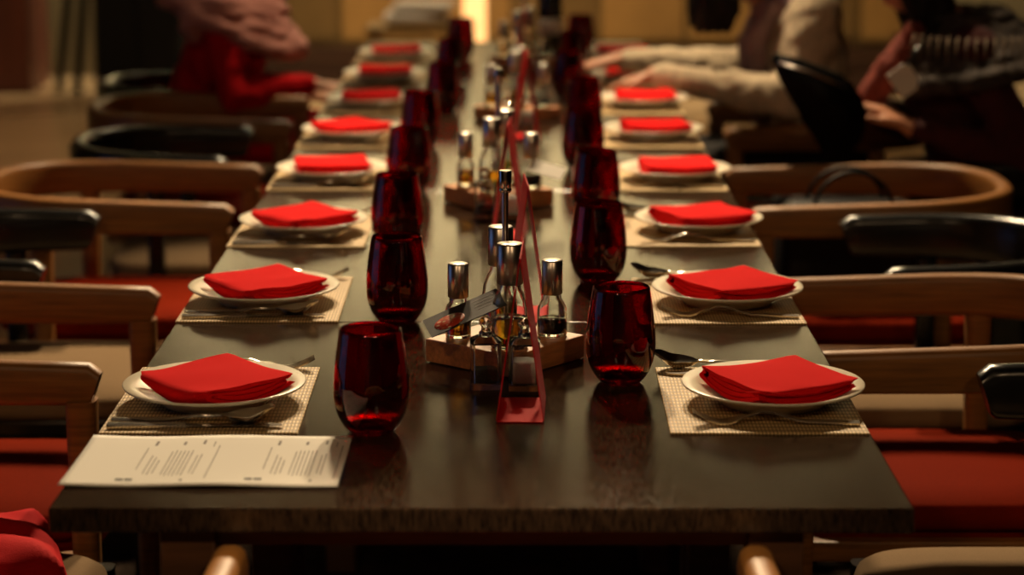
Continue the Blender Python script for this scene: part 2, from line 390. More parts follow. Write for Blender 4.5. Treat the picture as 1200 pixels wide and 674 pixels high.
# ------------------------------------------------------------------ chairs
def hoop_path(hw, xt, xb, n=40, ex=2.6):
    """plan of a U-shaped rail: open at +x (tips at xt), rounded back at xb"""
    pts = []; xc = xb + hw*1.05
    pts += [(xt, -hw), (xt-.012, -hw)]
    m = 5
    for k in range(1, m): pts.append((xt-.012+(xc-xt+.012)*k/m, -hw))
    for k in range(n+1):
        a = -PI/2 - PI*k/n
        cx, sy = math.cos(a), math.sin(a)
        pts.append((xc + math.copysign(abs(cx)**(2/ex), cx)*(xc-xb), math.copysign(abs(sy)**(2/ex), sy)*hw))
    for k in range(1, m): pts.append((xc+(xt-.012-xc)*k/m, hw))
    pts += [(xt-.012, hw), (xt, hw)]
    return pts
def rail(name, hw, xt, xb, ztop, h0, h1, th, m, parent, rise=.02, ex=2.6):
    bm = bmesh.new(); P = hoop_path(hw, xt, xb, ex=ex); path = []; secs = []
    for i, (x, y) in enumerate(P):
        f = min(1, max(0, (xt-x)/(xt-xb))); h = h0+(h1-h0)*f; zt = ztop+rise*f
        if i in (0, len(P)-1): h -= .016; zt -= .012
        path.append((x, y, zt-h/2)); secs.append(rsection(th, h, th*.38))
    sweep(bm, path, secs)
    return sharp(from_bm(name, bm, m, parent), 50)
def leg(name, p0, p1, w0, w1, m, parent):
    bm = bmesh.new(); sweep(bm, [p0, p1], [rsection(w0, w0, w0*.3), rsection(w1, w1, w1*.3)], Vector((1, 0, 0)))
    return sharp(from_bm(name, bm, m, parent), 50)
def seat_slab(name, x0, x1, hw, z0, z1, m, parent, bev=.02, crown=.012):
    bm = bmesh.new()
    pts = []
    for k in range(48):
        a = 2*PI*k/48; e = 5
        c, s = math.cos(a), math.sin(a)
        pts.append((math.copysign(abs(c)**(2/e), c), math.copysign(abs(s)**(2/e), s)))
    rows = [(0, z0, .0), (.96, z0, 0), (1, z0+bev*.5, 0), (1, z1-bev, 0), (.985, z1-bev*.35, 0), (.95, z1, 0), (.6, z1+crown*.7, 0), (0, z1+crown, 0)]
    rings = []
    for f, z, _ in rows:
        if f == 0: rings.append([bm.verts.new(((x0+x1)/2, 0, z))])
        else: rings.append([bm.verts.new(((x0+x1)/2+px*(x1-x0)/2*f, py*hw*f, z)) for px, py in pts])
    for a, b in zip(rings, rings[1:]):
        for k in range(48):
            k2 = (k+1) % 48
            if len(a) == 1: bm.faces.new((a[0], b[k2], b[k]))
            elif len(b) == 1: bm.faces.new((a[k], a[k2], b[0]))
            else: bm.faces.new((a[k], a[k2], b[k2], b[k]))
    return from_bm(name, bm, m, parent)
def chair_wood():
    t = empty('oak_armchair')
    rail('arm_rail', .265, .27, -.28, .694, .062, .078, .034, M['oak'], t, rise=.018)
    seat_slab('seat_cushion', -.24, .25, .222, .405, .448, M['orange'], t)
    seat_slab('seat_base', -.23, .24, .215, .365, .404, M['orange'], t, crown=0)
    for s in (-1, 1):
        leg('leg', (.245, s*.263, 0), (.247, s*.265, .640), .030, .044, M['oak'], t)
        leg('leg', (-.125, s*.255, 0), (-.115, s*.263, .638), .030, .042, M['oak'], t)
        box('side_rail', (.01, s*.238, .385), (.46, .026, .032), M['oak'], t, bevel=.004)
    return t
def chair_black():
    t = empty('black_armchair')
    rail('arm_rail', .26, .08, -.30, .694, .078, .105, .042, M['black'], t, rise=.012, ex=2.3)
    seat_slab('seat_cushion', -.22, .28, .235, .395, .435, M['beige'], t)
    box('seat_frame', (.02, 0, .374), (.46, .43, .035), M['black'], t, bevel=.008)
    for s in (-1, 1):
        leg('leg', (.245, s*.240, 0), (.240, s*.250, .402), .030, .044, M['black'], t)
        leg('leg', (-.09, s*.252, 0), (-.08, s*.257, .612), .034, .040, M['black'], t)
    return t
ow, kw = chair_wood(), chair_black(); used = set()
def put_chair(kind, x, y, rz, label):
    src = ow if kind == 'w' else kw
    o = src if kind not in used else copy_tree(src)
    used.add(kind)
    o.location = (x, y, 0); o.rotation_euler = (0, 0, rz); o.scale = (1, 1, 1)
    tag(o, label, 'chair', 'oak hoop armchairs with orange seats' if kind == 'w' else 'black hoop armchairs with taupe seats')
    return o
def S2Y(s): return (s-1.248)*1.882
put_chair('w', -.025, -.277, PI/2, 'oak armchair pushed in at the near end of the table, arm tips showing').scale = (1.028,)*3
put_chair('k', .745, S2Y(1.567), PI, 'black armchair with taupe seat at the right front corner of the table')
put_chair('w', .665, S2Y(1.885), PI, 'oak armchair with orange seat at second place from front, right')
put_chair('k', .725, S2Y(2.22), PI, 'black armchair beside the oak chair holding the black handbag')
put_chair('w', .742, S2Y(2.55), PI, 'oak armchair on the right holding a black handbag')
put_chair('k', 1.10, 3.05, PI, 'black armchair under the guest in maroon on the right')
put_chair('w', .80, 3.66, PI, 'oak armchair under the guest in the oatmeal cardigan')
put_chair('k', -.84, S2Y(1.555), 0, 'black armchair with a red cloth on its seat, left front')
put_chair('w', -.87, S2Y(1.85), 0, 'oak armchair with orange seat at second place from front, left')
put_chair('k', -.92, S2Y(2.25), 0, 'black armchair between the two nearest oak armchairs on the left')
put_chair('w', -.85, S2Y(2.57), 0, 'oak armchair with orange seat at fourth place from front, left')
put_chair('k', -.76, S2Y(2.92), 0, 'black armchair at fifth place from front, left')
put_chair('w', -.86, S2Y(3.26), 0, 'oak armchair just in front of the guest in red, left')
put_chair('k', -.93, 4.40, 0, 'black armchair under the guest in red with rose scarf')

# ------------------------------------------------------------------ place settings
def make_plate():
    pr = [(0, .004), (.058, .004), (.060, 0), (.064, 0), (.067, .004), (.082, .0135), (.1105, .0230), (.1118, .0248), (.1108, .0262),
          (.092, .0205), (.076, .0130), (.068, .0092), (0, .0085)]
    return lathe('dinner_plate', pr, M['plate'], n=64, ang=80)
def make_mat():
    o = box('placemat', (0, 0, 0), (.232, .32, .0024), M['mat'], bevel=.0008, seg=1); return o
def grid_solid(bm, rows):
    """rows: list of lists of (x,y,z_top,thickness) – closed shell"""
    T = [[bm.verts.new((p[0], p[1], p[2])) for p in r] for r in rows]
    B = [[bm.verts.new((p[0], p[1], p[2]-p[3])) for p in r] for r in rows]
    nr, nc = len(rows), len(rows[0])
    for i in range(nr-1):
        for j in range(nc-1):
            bm.faces.new((T[i][j], T[i+1][j], T[i+1][j+1], T[i][j+1]))
            bm.faces.new((B[i][j], B[i][j+1], B[i+1][j+1], B[i+1][j]))
        bm.faces.new((T[i][0], B[i][0], B[i+1][0], T[i+1][0]))
        bm.faces.new((T[i][-1], T[i+1][-1], B[i+1][-1], B[i][-1]))
    for j in range(nc-1):
        bm.faces.new((T[0][j], T[0][j+1], B[0][j+1], B[0][j]))
        bm.faces.new((T[-1][j], B[-1][j], B[-1][j+1], T[-1][j+1]))
def lerp(tab, x):
    for (a, va), (b, vb) in zip(tab, tab[1:]):
        if x <= b:
            t = (x-a)/(b-a) if b > a else 0; t = max(0, min(1, t)); t = t*t*(3-2*t)
            return va+(vb-va)*t
    return tab[-1][1]
def make_spoon():   # along +x, handle end at 0, bowl to .195
    bm = bmesh.new(); rows = []
    W = [(0, .0085), (.07, .0065), (.115, .0036), (.135, .0045), (.146, .0170), (.163, .0240), (.180, .0200), (.1915, .0110), (.195, .002)]
    Z = [(0, .0040), (.06, .0045), (.112, .011), (.135, .0115), (.165, .0138), (.195, .0235)]
    for k in range(41):
        x = .195*(k/40); hw = lerp(W, x); zc = lerp(Z, x)
        dep = .0112*max(0, 1-((x-.165)/.032)**2) if x > .134 else 0
        row = []
        for j in range(9):
            v = -1+j/4; row.append((x, hw*v, max(zc - dep*(1-v*v)+(.0012 if x < .12 else 0)*(1-v*v), .0023), .0022 if x < .13 else .0016))
        rows.append(row)
    grid_solid(bm, rows); return sharp(from_bm('spoon', bm, M['steel']), 60)
def make_fork():
    bm = bmesh.new()
    W = [(0, .0085), (.07, .0062), (.115, .0036), (.130, .005), (.146, .0122), (.155, .0125)]
    Z = [(0, .0040), (.06, .0055), (.112, .017), (.135, .011), (.155, .0045)]
    rows = []
    for k in range(33):
        x = .155*k/32; hw = lerp(W, x); zc = lerp(Z, x)
        rows.append([(x, hw*(-1+j/3), zc+.0008*(1-(-1+j/3)**2), .0022) for j in range(7)])
    grid_solid(bm, rows)
    for t in range(4):
        yc = -.0098+t*.00653; rows = []
        for k in range(9):
            x = .1545+.042*k/8; hw = .0021*(1-.45*(k/8)); z = .0045-.0012*math.sin(PI*min(1, k/5))+.012*(k/8)**2
            rows.append([(x, yc+hw*v, max(z, .0024), .0019) for v in (-1, 0, 1)])
        grid_solid(bm, rows)
    return sharp(from_bm('fork', bm, M['steel']), 60)
def make_knife():
    bm = bmesh.new(); rows = []
    for k in range(15):
        x = .092*k/14; hw = .0088-.0022*(k/14); row = [(x, hw*v, .0062-.0012*abs(v)**2, .0060-.0024*abs(v)**2) for v in (-1, -.6, 0, .6, 1)]
        rows.append(row)
    grid_solid(bm, rows); rows = []
    for k in range(21):
        x = .0918+.113*k/20; f = k/20
        top = .0075*(1 if f < .75 else (1-((f-.75)/.25)**2)**.5 if f < 1 else .05); bot = -.0068
        bot = bot if f < .9 else bot*(1-.3*(f-.9)/.1)
        top = max(top, bot+.001)
        rows.append([(x, bot+(top-bot)*v, .0036, .0004+.0016*(v)) for v in (0, .5, 1)])
    grid_solid(bm, rows)
    return sharp(from_bm('table_knife', bm, M['steel']), 60)

def make_napkin(seed, half=.069, lay=.0064):
    """one cloth folded over itself; stacked layers with a rounded fold on -x, open edges on +x"""
    rnd = random.Random(seed)
    L = lay; z = [L*.5, L*1.5, L*2.5, L*3.5]
    def arc(cx, za, zb, side, n=5):
        r = (zb-za)/2; return [(cx+side*abs(r)*math.sin(PI*k/n)*.9, za+r*(1-math.cos(PI*k/n))) for k in range(1, n)]
    line = lambda xa, xb, zz, n=8: [(xa+(xb-xa)*k/n, zz) for k in range(n+1)]
    h = half
    P = line(h*.985, -h*.93, z[0]) + arc(-h*.93, z[0], z[3], -1, 8) + line(-h*.93, h*.95, z[3]) + arc(h*.95, z[3], z[2], 1, 5) + \
        line(h*.95, -h*.80, z[2]) + arc(-h*.80, z[2], z[1], -1, 5) + line(-h*.80, h*.90, z[1])
    bm = bmesh.new(); th = L*.82; nv = 15; rings = []
    n = len(P); off = []
    for i in range(n):
        a = P[max(0, i-1)]; b = P[min(n-1, i+1)]; dx, dz = b[0]-a[0], b[1]-a[1]; d = math.hypot(dx, dz) or 1
        off.append((-dz/d, dx/d))
    prof = [(P[i][0]+off[i][0]*th/2, P[i][1]+off[i][1]*th/2) for i in range(n)]
    prof += [(P[i][0]-off[i][0]*th/2, P[i][1]-off[i][1]*th/2) for i in reversed(range(n))]
    s0 = rnd.uniform(0, 50); ripple = rnd.uniform(.6, 1.2); skew = rnd.uniform(-.12, .12)
    for j in range(nv):
        v = -1+2*j/(nv-1); y = h*v; ring = []
        for (x, zz) in prof:
            f = zz/(4*L)
            shift = .004*(f-.5)*rnd.choice((1,))            # upper layers drift a little
            ex = 1 if abs(v) < .9 else 1-.25*(abs(v)-.9)/.1*(1-abs(2*f-1))
            nx = noise.noise(Vector((x*22, y*22, s0)))
            puff = 1+.10*ripple*nx*f+.08*f*(1-v*v)*(1-(x/h)**2)
            ring.append(bm.verts.new((x*ex+skew*y*.4, y+shift+.0016*noise.noise(Vector((x*30, zz*300, s0+j*.01))), max(.0002, zz*puff)+max(0, math.hypot(x, y)-.066)*.55*(1-.85*f))))
        rings.append(ring)
    k = len(prof)
    for a, b in zip(rings, rings[1:]):
        for j in range(k): bm.faces.new((a[j], a[(j+1) % k], b[(j+1) % k], b[j]))
    # end caps: quads between the two offsets of the strip
    for ring in (rings[0], rings[-1]):
        for i in range(n-1): bm.faces.new((ring[i], ring[i+1], ring[k-2-i], ring[k-1-i]))
    return sharp(from_bm('folded_napkin', bm, M['napkin']), 50)
def make_tumbler():
    out = [(0, 0), (.022, 0), (.0265, .0015), (.033, .009), (.0395, .021), (.0432, .036), (.0443, .050), (.0436, .066), (.0415, .086), (.0388, .105), (.0362, .1225)]
    inn = [(.0353, .1232), (.0344, .1225), (.0370, .105), (.0397, .086), (.0418, .066), (.0425, .050), (.0413, .037), (.0375, .0235), (.030, .0125), (.020, .008), (0, .0072)]
    # subdivide the profile for a smooth silhouette
    def cr(P, m=3):
        R = []
        for i in range(len(P)-1):
            p0, p1, p2, p3 = P[max(0, i-1)], P[i], P[i+1], P[min(len(P)-1, i+2)]
            for k in range(m):
                t = k/m
                R.append(tuple(max(0, .5*((2*p1[a])+(-p0[a]+p2[a])*t+(2*p0[a]-5*p1[a]+4*p2[a]-p3[a])*t*t+(-p0[a]+3*p1[a]-3*p2[a]+p3[a])*t**3)) for a in (0, 1)))
        return R+[P[-1]]
    return lathe('red_tumbler', [(0, 0)] + cr(out[1:]) + cr(inn[:-1]) + [(0, .0072)], M['redglass'], n=56, ang=80)
protos = {}
def inst(key, maker, loc, rz, label, cat, group):
    if key not in protos: o = protos[key] = maker()
    else: o = copy_tree(protos[key])
    o.location = loc; o.rotation_euler = (0, 0, rz)
    return tag(o, label, cat, group)
ZM = TOP+.0026
napL = [44, 40, 43, 12, 45, 8, 5, 8]; napR = [-62, -58, -66, -84, -80, -85, -86, -82]
glL = [(-.170, 1.408), (-.171, 1.722), (-.201, 2.026), (-.209, 2.336), (-.212, 2.65), (-.182, 2.98), (-.180, 3.31), (-.172, 3.66)]
glR = [(.132, 1.535), (.126, 1.872), (.142, 2.176), (.136, 2.486), (.155, 2.80), (.134, 3.12), (.160, 3.43), (.195, 3.72)]
for i in range(8):
    for side, sx in (('left', -1), ('right', 1)):
        pl = place(i, side)
        y = .446+.586*i; xm = -.372 if sx < 0 else .2955
        rr = random.Random(i*2+(sx > 0)); j = lambda a: rr.uniform(-a, a)
        ym = y + (j(.008) if i else 0)
        inst('mat', make_mat, (xm, ym, TOP+.0013), j(.008), 'woven straw placemat at the ' + pl, 'placemat', 'woven straw placemats')
        px = (-.370 if sx < 0 else .313)+(j(.006) if i else 0); py = ym-.018+(j(.006) if i else 0)
        inst('plate', make_plate, (px, py, ZM), 0, 'cream plate with a red napkin at the ' + pl, 'plate', 'cream dinner plates')
        ang = napL[i] if sx < 0 else napR[i]
        nk = 'nap%d' % ((i*2+(sx > 0)) % 5)
        kk = (i*2+(sx > 0)) % 5
        inst(nk, lambda: make_napkin(11+kk*3), (px+(.004 if sx < 0 else .006), py, ZM+.0095), math.radians(ang), 'folded red cotton napkin on the plate at the ' + pl, 'napkin', 'folded red napkins')
        # diner's right hand = spoon + knife, left hand = fork
        if sx < 0:
            inst('knife', make_knife, (xm-.108, ym-.140+j(.002), ZM), math.radians(1+j(1.5)), 'steel table knife beside the spoon at the ' + pl, 'knife', 'steel table knives')
            inst('spoon', make_spoon, (xm-.108, ym-.112+j(.002), ZM), math.radians(-3+j(1.5)), 'steel spoon in front of the plate at the ' + pl, 'spoon', 'steel spoons')
            inst('fork', make_fork, (xm-.085, ym+.118+j(.005), ZM), math.radians(8+j(3)), 'steel fork behind the plate at the ' + pl, 'fork', 'steel forks')
        else:
            inst('fork', make_fork, (xm+.108, ym-.127+j(.004), ZM), math.radians(178+j(2)), 'steel fork in front of the plate at the ' + pl, 'fork', 'steel forks')
            inst('knife', make_knife, (xm+.100, ym+.118+j(.004), ZM), math.radians(180+j(2)), 'steel table knife behind the plate at the ' + pl, 'knife', 'steel table knives')
            inst('spoon', make_spoon, (xm+.075, ym+.140+j(.005), ZM), math.radians(174+j(3)), 'steel spoon beside the knife behind the plate, ' + pl, 'spoon', 'steel spoons')
        gx, gs = (glL if sx < 0 else glR)[i]
        inst('glass', make_tumbler, (gx, S2Y(gs), TOP+.0005), 0, 'ruby red stemless glass by the ' + pl, 'glass', 'ruby red stemless glasses')

# ------------------------------------------------------------------ condiment sets
def cyl_prof(r, h, b=.0015): return [(0, 0), (r-b, 0), (r, b), (r, h-b), (r-b, h), (0, h)]
def make_tray():
    t = empty('condiment_tray')
    box('tray_block', (0, 0, .016), (.150, .150, .031), M['trayoak'], t, bevel=.002)
    lathe('handle_rod', [(0, 0), (.0042, 0), (.0042, .20), (0, .20)], M['steel'], t, 14, (0, 0, .031))
    lathe('handle_knob', [(0, 0), (.0075, 0), (.0085, .002), (.0085, .0045), (.0078, .006), (.0085, .008), (.0085, .0275), (.0078, .029), (0, .029)], M['steel'], t, 20, (0, 0, .225))
    return t
def make_bottle(kind):
    t = empty({'oil': 'oil_bottle', 'vinegar': 'vinegar_bottle', 'big': 'oil_cruet'}[kind])
    if kind == 'oil':
        R = .0170; out = [(R, .002), (R, .038), (.0150, .044), (.0115, .048), (.0110, .058)]; liq = .030; lm = M['amber']; cr, ch, cz = .0138, .046, .054
    elif kind == 'vinegar':
        R = .0200; out = [(R, .002), (R, .029), (.0192, .038), (.0160, .045), (.0125, .050), (.0118, .060)]; liq = .024; lm = M['vinegar']; cr, ch, cz = .0138, .046, .056
    else:
        R = .0245; out = [(R, .003), (R+.0005, .045), (.0235, .058), (.0185, .070), (.0145, .077), (.0135, .088)]; liq = .040; lm = M['olive']; cr, ch, cz = .0172, .053, .084
    th = .0016
    inn = [(r-th, max(z, .005)) for r, z in reversed(out)]
    lathe('glass_body', [(0, 0), (R-.002, 0)] + out + inn + [(0, .005)], M['glass'], t, 36, ang=70)
    il = R-th-.0004
    o2 = [(0, .0056), (il, .0056), (il, liq-.001), (il-.001, liq), (0, liq)]
    lathe('liquid', o2, lm, t, 32, ang=60)
    lathe('steel_cap', cyl_prof(cr, ch), M['brushed'], t, 32, (0, 0, cz), ang=50)
    return t
def make_shaker(fill):
    t = empty('glass_shaker')
    bm = bmesh.new(); w_, h_ = .039, .060; th = .004
    def ring(hw, z, r): return [bm.verts.new((u, v, z)) for u, v in rsection(hw*2, hw*2, r, 3)]
    rs = [ring(w_/2, 0, .004), ring(w_/2, h_, .004), ring(.012, h_+.006, .010), ring(.009, h_+.006, .008), ring(w_/2-th, h_-.003, .003), ring(w_/2-th, .008, .003)]
    for a, b in zip(rs, rs[1:]):
        for k in range(len(a)): bm.faces.new((a[k], a[(k+1) % len(a)], b[(k+1) % len(a)], b[k]))
    bm.faces.new(list(reversed(rs[0]))); bm.faces.new(rs[-1])
    sharp(from_bm('glass_body', bm, M['glass'], t), 30)
    bm = bmesh.new(); hh = .030 if fill == 'salt' else .018
    add_box(bm, (0, 0, .0086+hh/2), (w_-2*th-.001, w_-2*th-.001, hh), None, .003)
    bmesh.ops.subdivide_edges(bm, edges=bm.edges[:], cuts=2, use_grid_fill=True)
    for v in bm.verts:
        if v.co.z > .0086+hh*.7: v.co.z += .003*noise.noise(v.co*120)-.002
    from_bm('contents', bm, M['salt' if fill == 'salt' else 'pepper'], t)
    lathe('stopper', [(0, 0), (.008, 0), (.0085, .005), (.0055, .008), (.0055, .012), (.0085, .016), (.0085, .020), (.005, .0245), (0, .0255)], M['glass'], t, 20, (0, 0, h_+.0055), ang=70)
    return t
def make_tent(h=.198, hw=.028, dp=.115):
    """folded card: two leaning panels over a flat base flap, open triangular ends"""
    t = empty('red_table_tent'); th = .0011
    for s, nm in ((-1, 'left_panel'), (1, 'right_panel')):
        a = math.atan2(hw, h); L = math.hypot(hw, h)
        box(nm, (s*(hw/2), 0, h/2+.0012), (th, dp, L-.0015), M['redcard'], t, rot=(0, -s*a, 0))
    box('base_flap', (0, 0, .0008), (2*hw-.002, dp, th), M['redcard'], t)
    return t
# card with a printed pizza, lying across the tray
def make_leaflet():
    t = empty('menu_leaflet')
    box('card', (0, 0, 0), (.105, .066, .0012), M['darkcard'], t)
    bm = bmesh.new(); add_lathe(bm, [(0, .0001), (.021, .0001), (.021, .0006), (0, .0006)], 28)
    from_bm('pizza_print', bm, M['pizza'], t, loc=(-.022, -.008, .0006))
    for k in range(4): box('print_line', (.030, .020-.010*k, .00075), (.030-.004*(k % 2), .0022, .0003), M['ink'], t)
    return t
TR = [(-.0155, .655, 51), (-.035, 1.90, 34), (0.0, 3.12, 40), (.02, 4.30, 30)]
tn = ['nearest', 'second nearest', 'third nearest', 'farthest']
first = {}
def clone(key, mk, loc, rz, label, cat, group):
    if key not in first: o = first[key] = mk()
    else: o = copy_tree(first[key])
    o.location = loc; o.rotation_euler = (0, 0, rz); return tag(o, label, cat, group)
for n, (tx, ty, ta) in enumerate(TR):
    a = math.radians(ta); rot = Matrix.Rotation(a, 3, 'Z'); zt = TOP+.0325
    clone('tray', make_tray, (tx, ty, TOP+.0005), a, 'square oak condiment tray with steel handle rod, %s of four' % tn[n], 'tray', 'oak condiment trays')
    d = .044
    for kind, q, lab in (('oil', (-d, d), 'small amber oil bottle with steel cap in the %s tray'), ('vinegar', (d, -d), 'dark vinegar bottle with steel cap in the %s tray'),
                         ('big', (d, d), 'large glass oil cruet at the back of the %s tray'), ('big', (-d, -d), 'large glass oil cruet at the front of the %s tray')):
        v = rot @ Vector((q[0], q[1], 0))
        clone('b'+kind, lambda: make_bottle(kind), (tx+v.x, ty+v.y, zt), .3, lab % tn[n], 'bottle', {'oil': 'amber oil bottles', 'vinegar': 'dark vinegar bottles', 'big': 'large oil cruets'}[kind])
    clone('pep', lambda: make_shaker('pepper'), (tx-.024, ty-.143, TOP+.0005), .06, 'clear glass pepper shaker in front of the %s tray' % tn[n], 'shaker', 'glass pepper shakers')
    clone('sal', lambda: make_shaker('salt'), (tx+.025, ty-.150, TOP+.0005), -.04, 'clear glass salt shaker in front of the %s tray' % tn[n], 'shaker', 'glass salt shakers')
for n, (x, y, a) in enumerate([(.0055, .395, -2), (.013, .93, 3), (-.014, 1.56, -4), (.02, 2.80, 4), (.022, 4.00, 3)]):
    clone('tent', make_tent, (x, y, TOP+.0005), math.radians(a), 'red folded table tent card, %s' % ['nearest, before the glass shakers', 'second, behind the nearest tray', 'third, before the second tray', 'fourth, before the third tray', 'farthest, before the last tray'][n], 'table card', 'red table tents')
lf = clone('leaf', make_leaflet, (-.068, .592, TOP+.078), math.radians(20), 'dark leaflet with a pizza picture leaning on the nearest tray bottles', 'leaflet', None)
lf.rotation_euler = (math.radians(7), math.radians(-22), math.radians(10))
lf2 = tag(box('paper_slip', (.055, 1.83, TOP+.075), (.065, .035, .0015), M['paper'], rot=(.5, .22, -.3)), 'white paper slip resting on the second tray bottles', 'paper')
# wine bottle with a label near the far end
wb = empty('wine_bottle', (.100, 4.60, TOP+.0005), 0, 'dark wine bottle with white label at the far end of the table', 'bottle')
lathe('bottle_body', [(0, 0), (.034, 0), (.037, .004), (.037, .18), (.034, .205), (.020, .228), (.0145, .245), (.0140, .30), (.016, .301), (.016, .312), (0, .313)], M['wine'], wb, 32, ang=60)
bm = bmesh.new(); sweep(bm, [(.0378*math.cos(a), .0378*math.sin(a), .095) for a in [PI*1.5+(-1.25+2.5*k/16) for k in range(17)]], [[(.0004, -.024), (.0004, .024), (-.0004, .024), (-.0004, -.024)]]*17)
from_bm('bottle_label', bm, M['paper'], wb)

# ------------------------------------------------------------------ menu sheet
ms = empty('menu_sheet', (-.341, .172, TOP+.0004), math.radians(-.5), 'white printed menu sheet lying at the near left table corner', 'menu')
def pz(x, y):
    return .0012+.0016*(1+math.sin(x*34+1.2))*.5*(abs(y)/.1)**2+.0009*(1+math.sin(x*21))*.5
def sheet(bm, x0, x1, y0, y1, nx, ny, dz, th):
    grid_solid(bm, [[(x0+(x1-x0)*i/nx, y0+(y1-y0)*j/ny, pz(x0+(x1-x0)*i/nx, y0+(y1-y0)*j/ny)+dz, th) for j in range(ny+1)] for i in range(nx+1)])
bm = bmesh.new(); sheet(bm, -.15, .15, -.10, .10, 40, 14, 0, .0002); from_bm('paper', bm, M['paper'], ms)
rt = random.Random(4)
for q, xo in enumerate((-.078, .062)):
    bm = bmesh.new()
    cols = [(0, -.035, .05), (.010, -.052, .02), (.015, -.055, .012), (.020, -.05, .0), (.030, -.055, .035), (.0345, -.06, .04), (.039, -.058, .038), (.0435, -.06, .04),
            (.048, -.057, .038), (.0525, -.06, .04), (.060, -.05, .02), (.0645, -.054, .026), (.073, .055, .075), (.080, -.07, .06)]
    for k, (cx, ya, yb) in enumerate(cols):
        y = ya
        while y < yb:
            ln = rt.uniform(.004, .011)
            sheet(bm, xo+cx, xo+cx+.0012, y, min(y+ln, yb), 1, 2, .0003, .0001); y += ln+.0018
    for cx, ya, yb in ((.006, .06, .078), (.038, .062, .075), (.06, .065, .08), (.055, -.082, -.074)):
        sheet(bm, xo+cx, xo+cx+.003, ya, yb, 1, 2, .0003, .0001)
    from_bm('printed_text', bm, M['ink'], ms, smooth=False)
    for dx in (-.007, .003):
        bm = bmesh.new(); sheet(bm, xo+dx-.008, xo+dx+.0005, -.078, -.070, 1, 1, .0003, .0001); from_bm('printed_mark', bm, M['inkblack'], ms, smooth=False)

# ------------------------------------------------------------------ cloth on the chair, handbag
ICO = {}
for sub_ in (2, 3):
    b_ = bmesh.new(); bmesh.ops.create_icosphere(b_, subdivisions=sub_, radius=1); b_.verts.index_update()
    ICO[sub_] = ([v.co.copy() for v in b_.verts], [tuple(v.index for v in f.verts) for f in b_.faces]); b_.free()
def remesh(name, prims, m, parent, voxel=.008, smooth=6, amp=0, freq=9, seed=0, stretch=(1, 1, 1)):
    V = []; F = []
    def blob(mt, sub):
        uv, uf = ICO[sub]; k = len(V)
        V.extend([tuple(mt @ v) for v in uv]); F.extend([(f[0]+k, f[1]+k, f[2]+k) for f in uf])
    for p in prims:
        if p[0] == 'E':          # ellipsoid: centre, radii, rotation
            _, c, r = p[:3]; rot = Matrix.Rotation(p[3] if len(p) > 3 else 0, 4, p[4] if len(p) > 4 else 'Y')
            blob(Matrix.Translation(c) @ rot @ Matrix.Diagonal((*r, 1)), 3)
        else:                    # limb: list of (x,y,z,r)
            P = p[1]
            for a, b in zip(P, P[1:]):
                d = (Vector(b[:3])-Vector(a[:3])).length; k = max(2, int(d/(.45*min(a[3], b[3])))+1)
                for i in range(k+1):
                    t = i/k; c = Vector(a[:3]).lerp(Vector(b[:3]), t); r = a[3]+(b[3]-a[3])*t
                    blob(Matrix.Translation(c) @ Matrix.Diagonal((r, r, r, 1)), 2)
    me = bpy.data.meshes.new(name); me.from_pydata(V, [], F); me.update()
    o = bpy.data.objects.new(name, me); C.objects.link(o)
    md = o.modifiers.new('r', 'REMESH'); md.mode = 'VOXEL'; md.voxel_size = voxel
    ms_ = o.modifiers.new('s', 'SMOOTH'); ms_.factor = .5; ms_.iterations = smooth
    dg = bpy.context.evaluated_depsgraph_get(); dg.update()
    nm = bpy.data.meshes.new_from_object(o.evaluated_get(dg))
    o.modifiers.clear(); o.data = nm; bpy.data.meshes.remove(me); nm.name = name
    nm.materials.clear(); nm.materials.append(m)
    if amp:
        vs = [v.co.copy() for v in nm.vertices]; ns = [v.normal.copy() for v in nm.vertices]
        for v, c, nn in zip(nm.vertices, vs, ns):
            q = Vector((c.x*stretch[0], c.y*stretch[1], c.z*stretch[2]))*freq+Vector((seed, 0, 0))
            v.co = c+nn*amp*(noise.noise(q)+.5*noise.noise(q*2.1))
    for p in nm.polygons: p.use_smooth = True
    if parent: o.parent = parent
    return o
def cloth_on_seat():
    bm = bmesh.new(); n = 26; rows = []
    for i in range(n+1):
        r = []
        for j in range(n+1):
            u, v = i/n*2-1, j/n*2-1
            x, y = u*.115, v*.12
            f = max(abs(u), abs(v))
            z = .055*(1-f**6)**.5*(1+.12*noise.noise(Vector((x*16, y*9, 3))))+.010*abs(math.sin(y*38+x*16))*(1-f**4)+.004
            r.append((x+.012*noise.noise(Vector((y*12, 0, 1))), y, z, max(.0015, z-.0015) if f > .99 else z-.001))
        rows.append(r)
    grid_solid(bm, rows)
    return from_bm('red_cloth', bm, M['redcloth'])
rc = cloth_on_seat(); rc.location = (-.735, S2Y(1.60), .4455); rc.rotation_euler = (0, 0, .3)
tag(rc, 'crumpled red cloth lying on the black armchair seat, left front', 'cloth')
hb = empty('handbag', (.70, S2Y(2.53), .4605), .08, 'black leather handbag with two straps on the oak chair seat', 'handbag')
bm = bmesh.new(); add_box(bm, (0, 0, .105), (.31, .15, .21), None, .03, 3)
for v in bm.verts:
    f = v.co.z/.21; v.co.y *= 1-.45*f; v.co.x *= 1-.08*f
from_bm('bag_body', bm, M['blackleather'], hb)
for s in (-1, 1): tube('strap', [(-.085, s*.045, .15)] + [(-.085*math.cos(PI*k/12), s*(.045-.01*math.sin(PI*k/12)), .19+.085*math.sin(PI*k/12)) for k in range(13)] + [(.085, s*.045, .15)], .0045, M['blackleather'], hb, 8, Vector((0, 1, 0)))
lathe('clasp', [(0, 0), (.010, 0), (.010, .004), (0, .005)], M['steel'], hb, 16, (0, -.062, .12), rot=(PI/2, 0, 0))

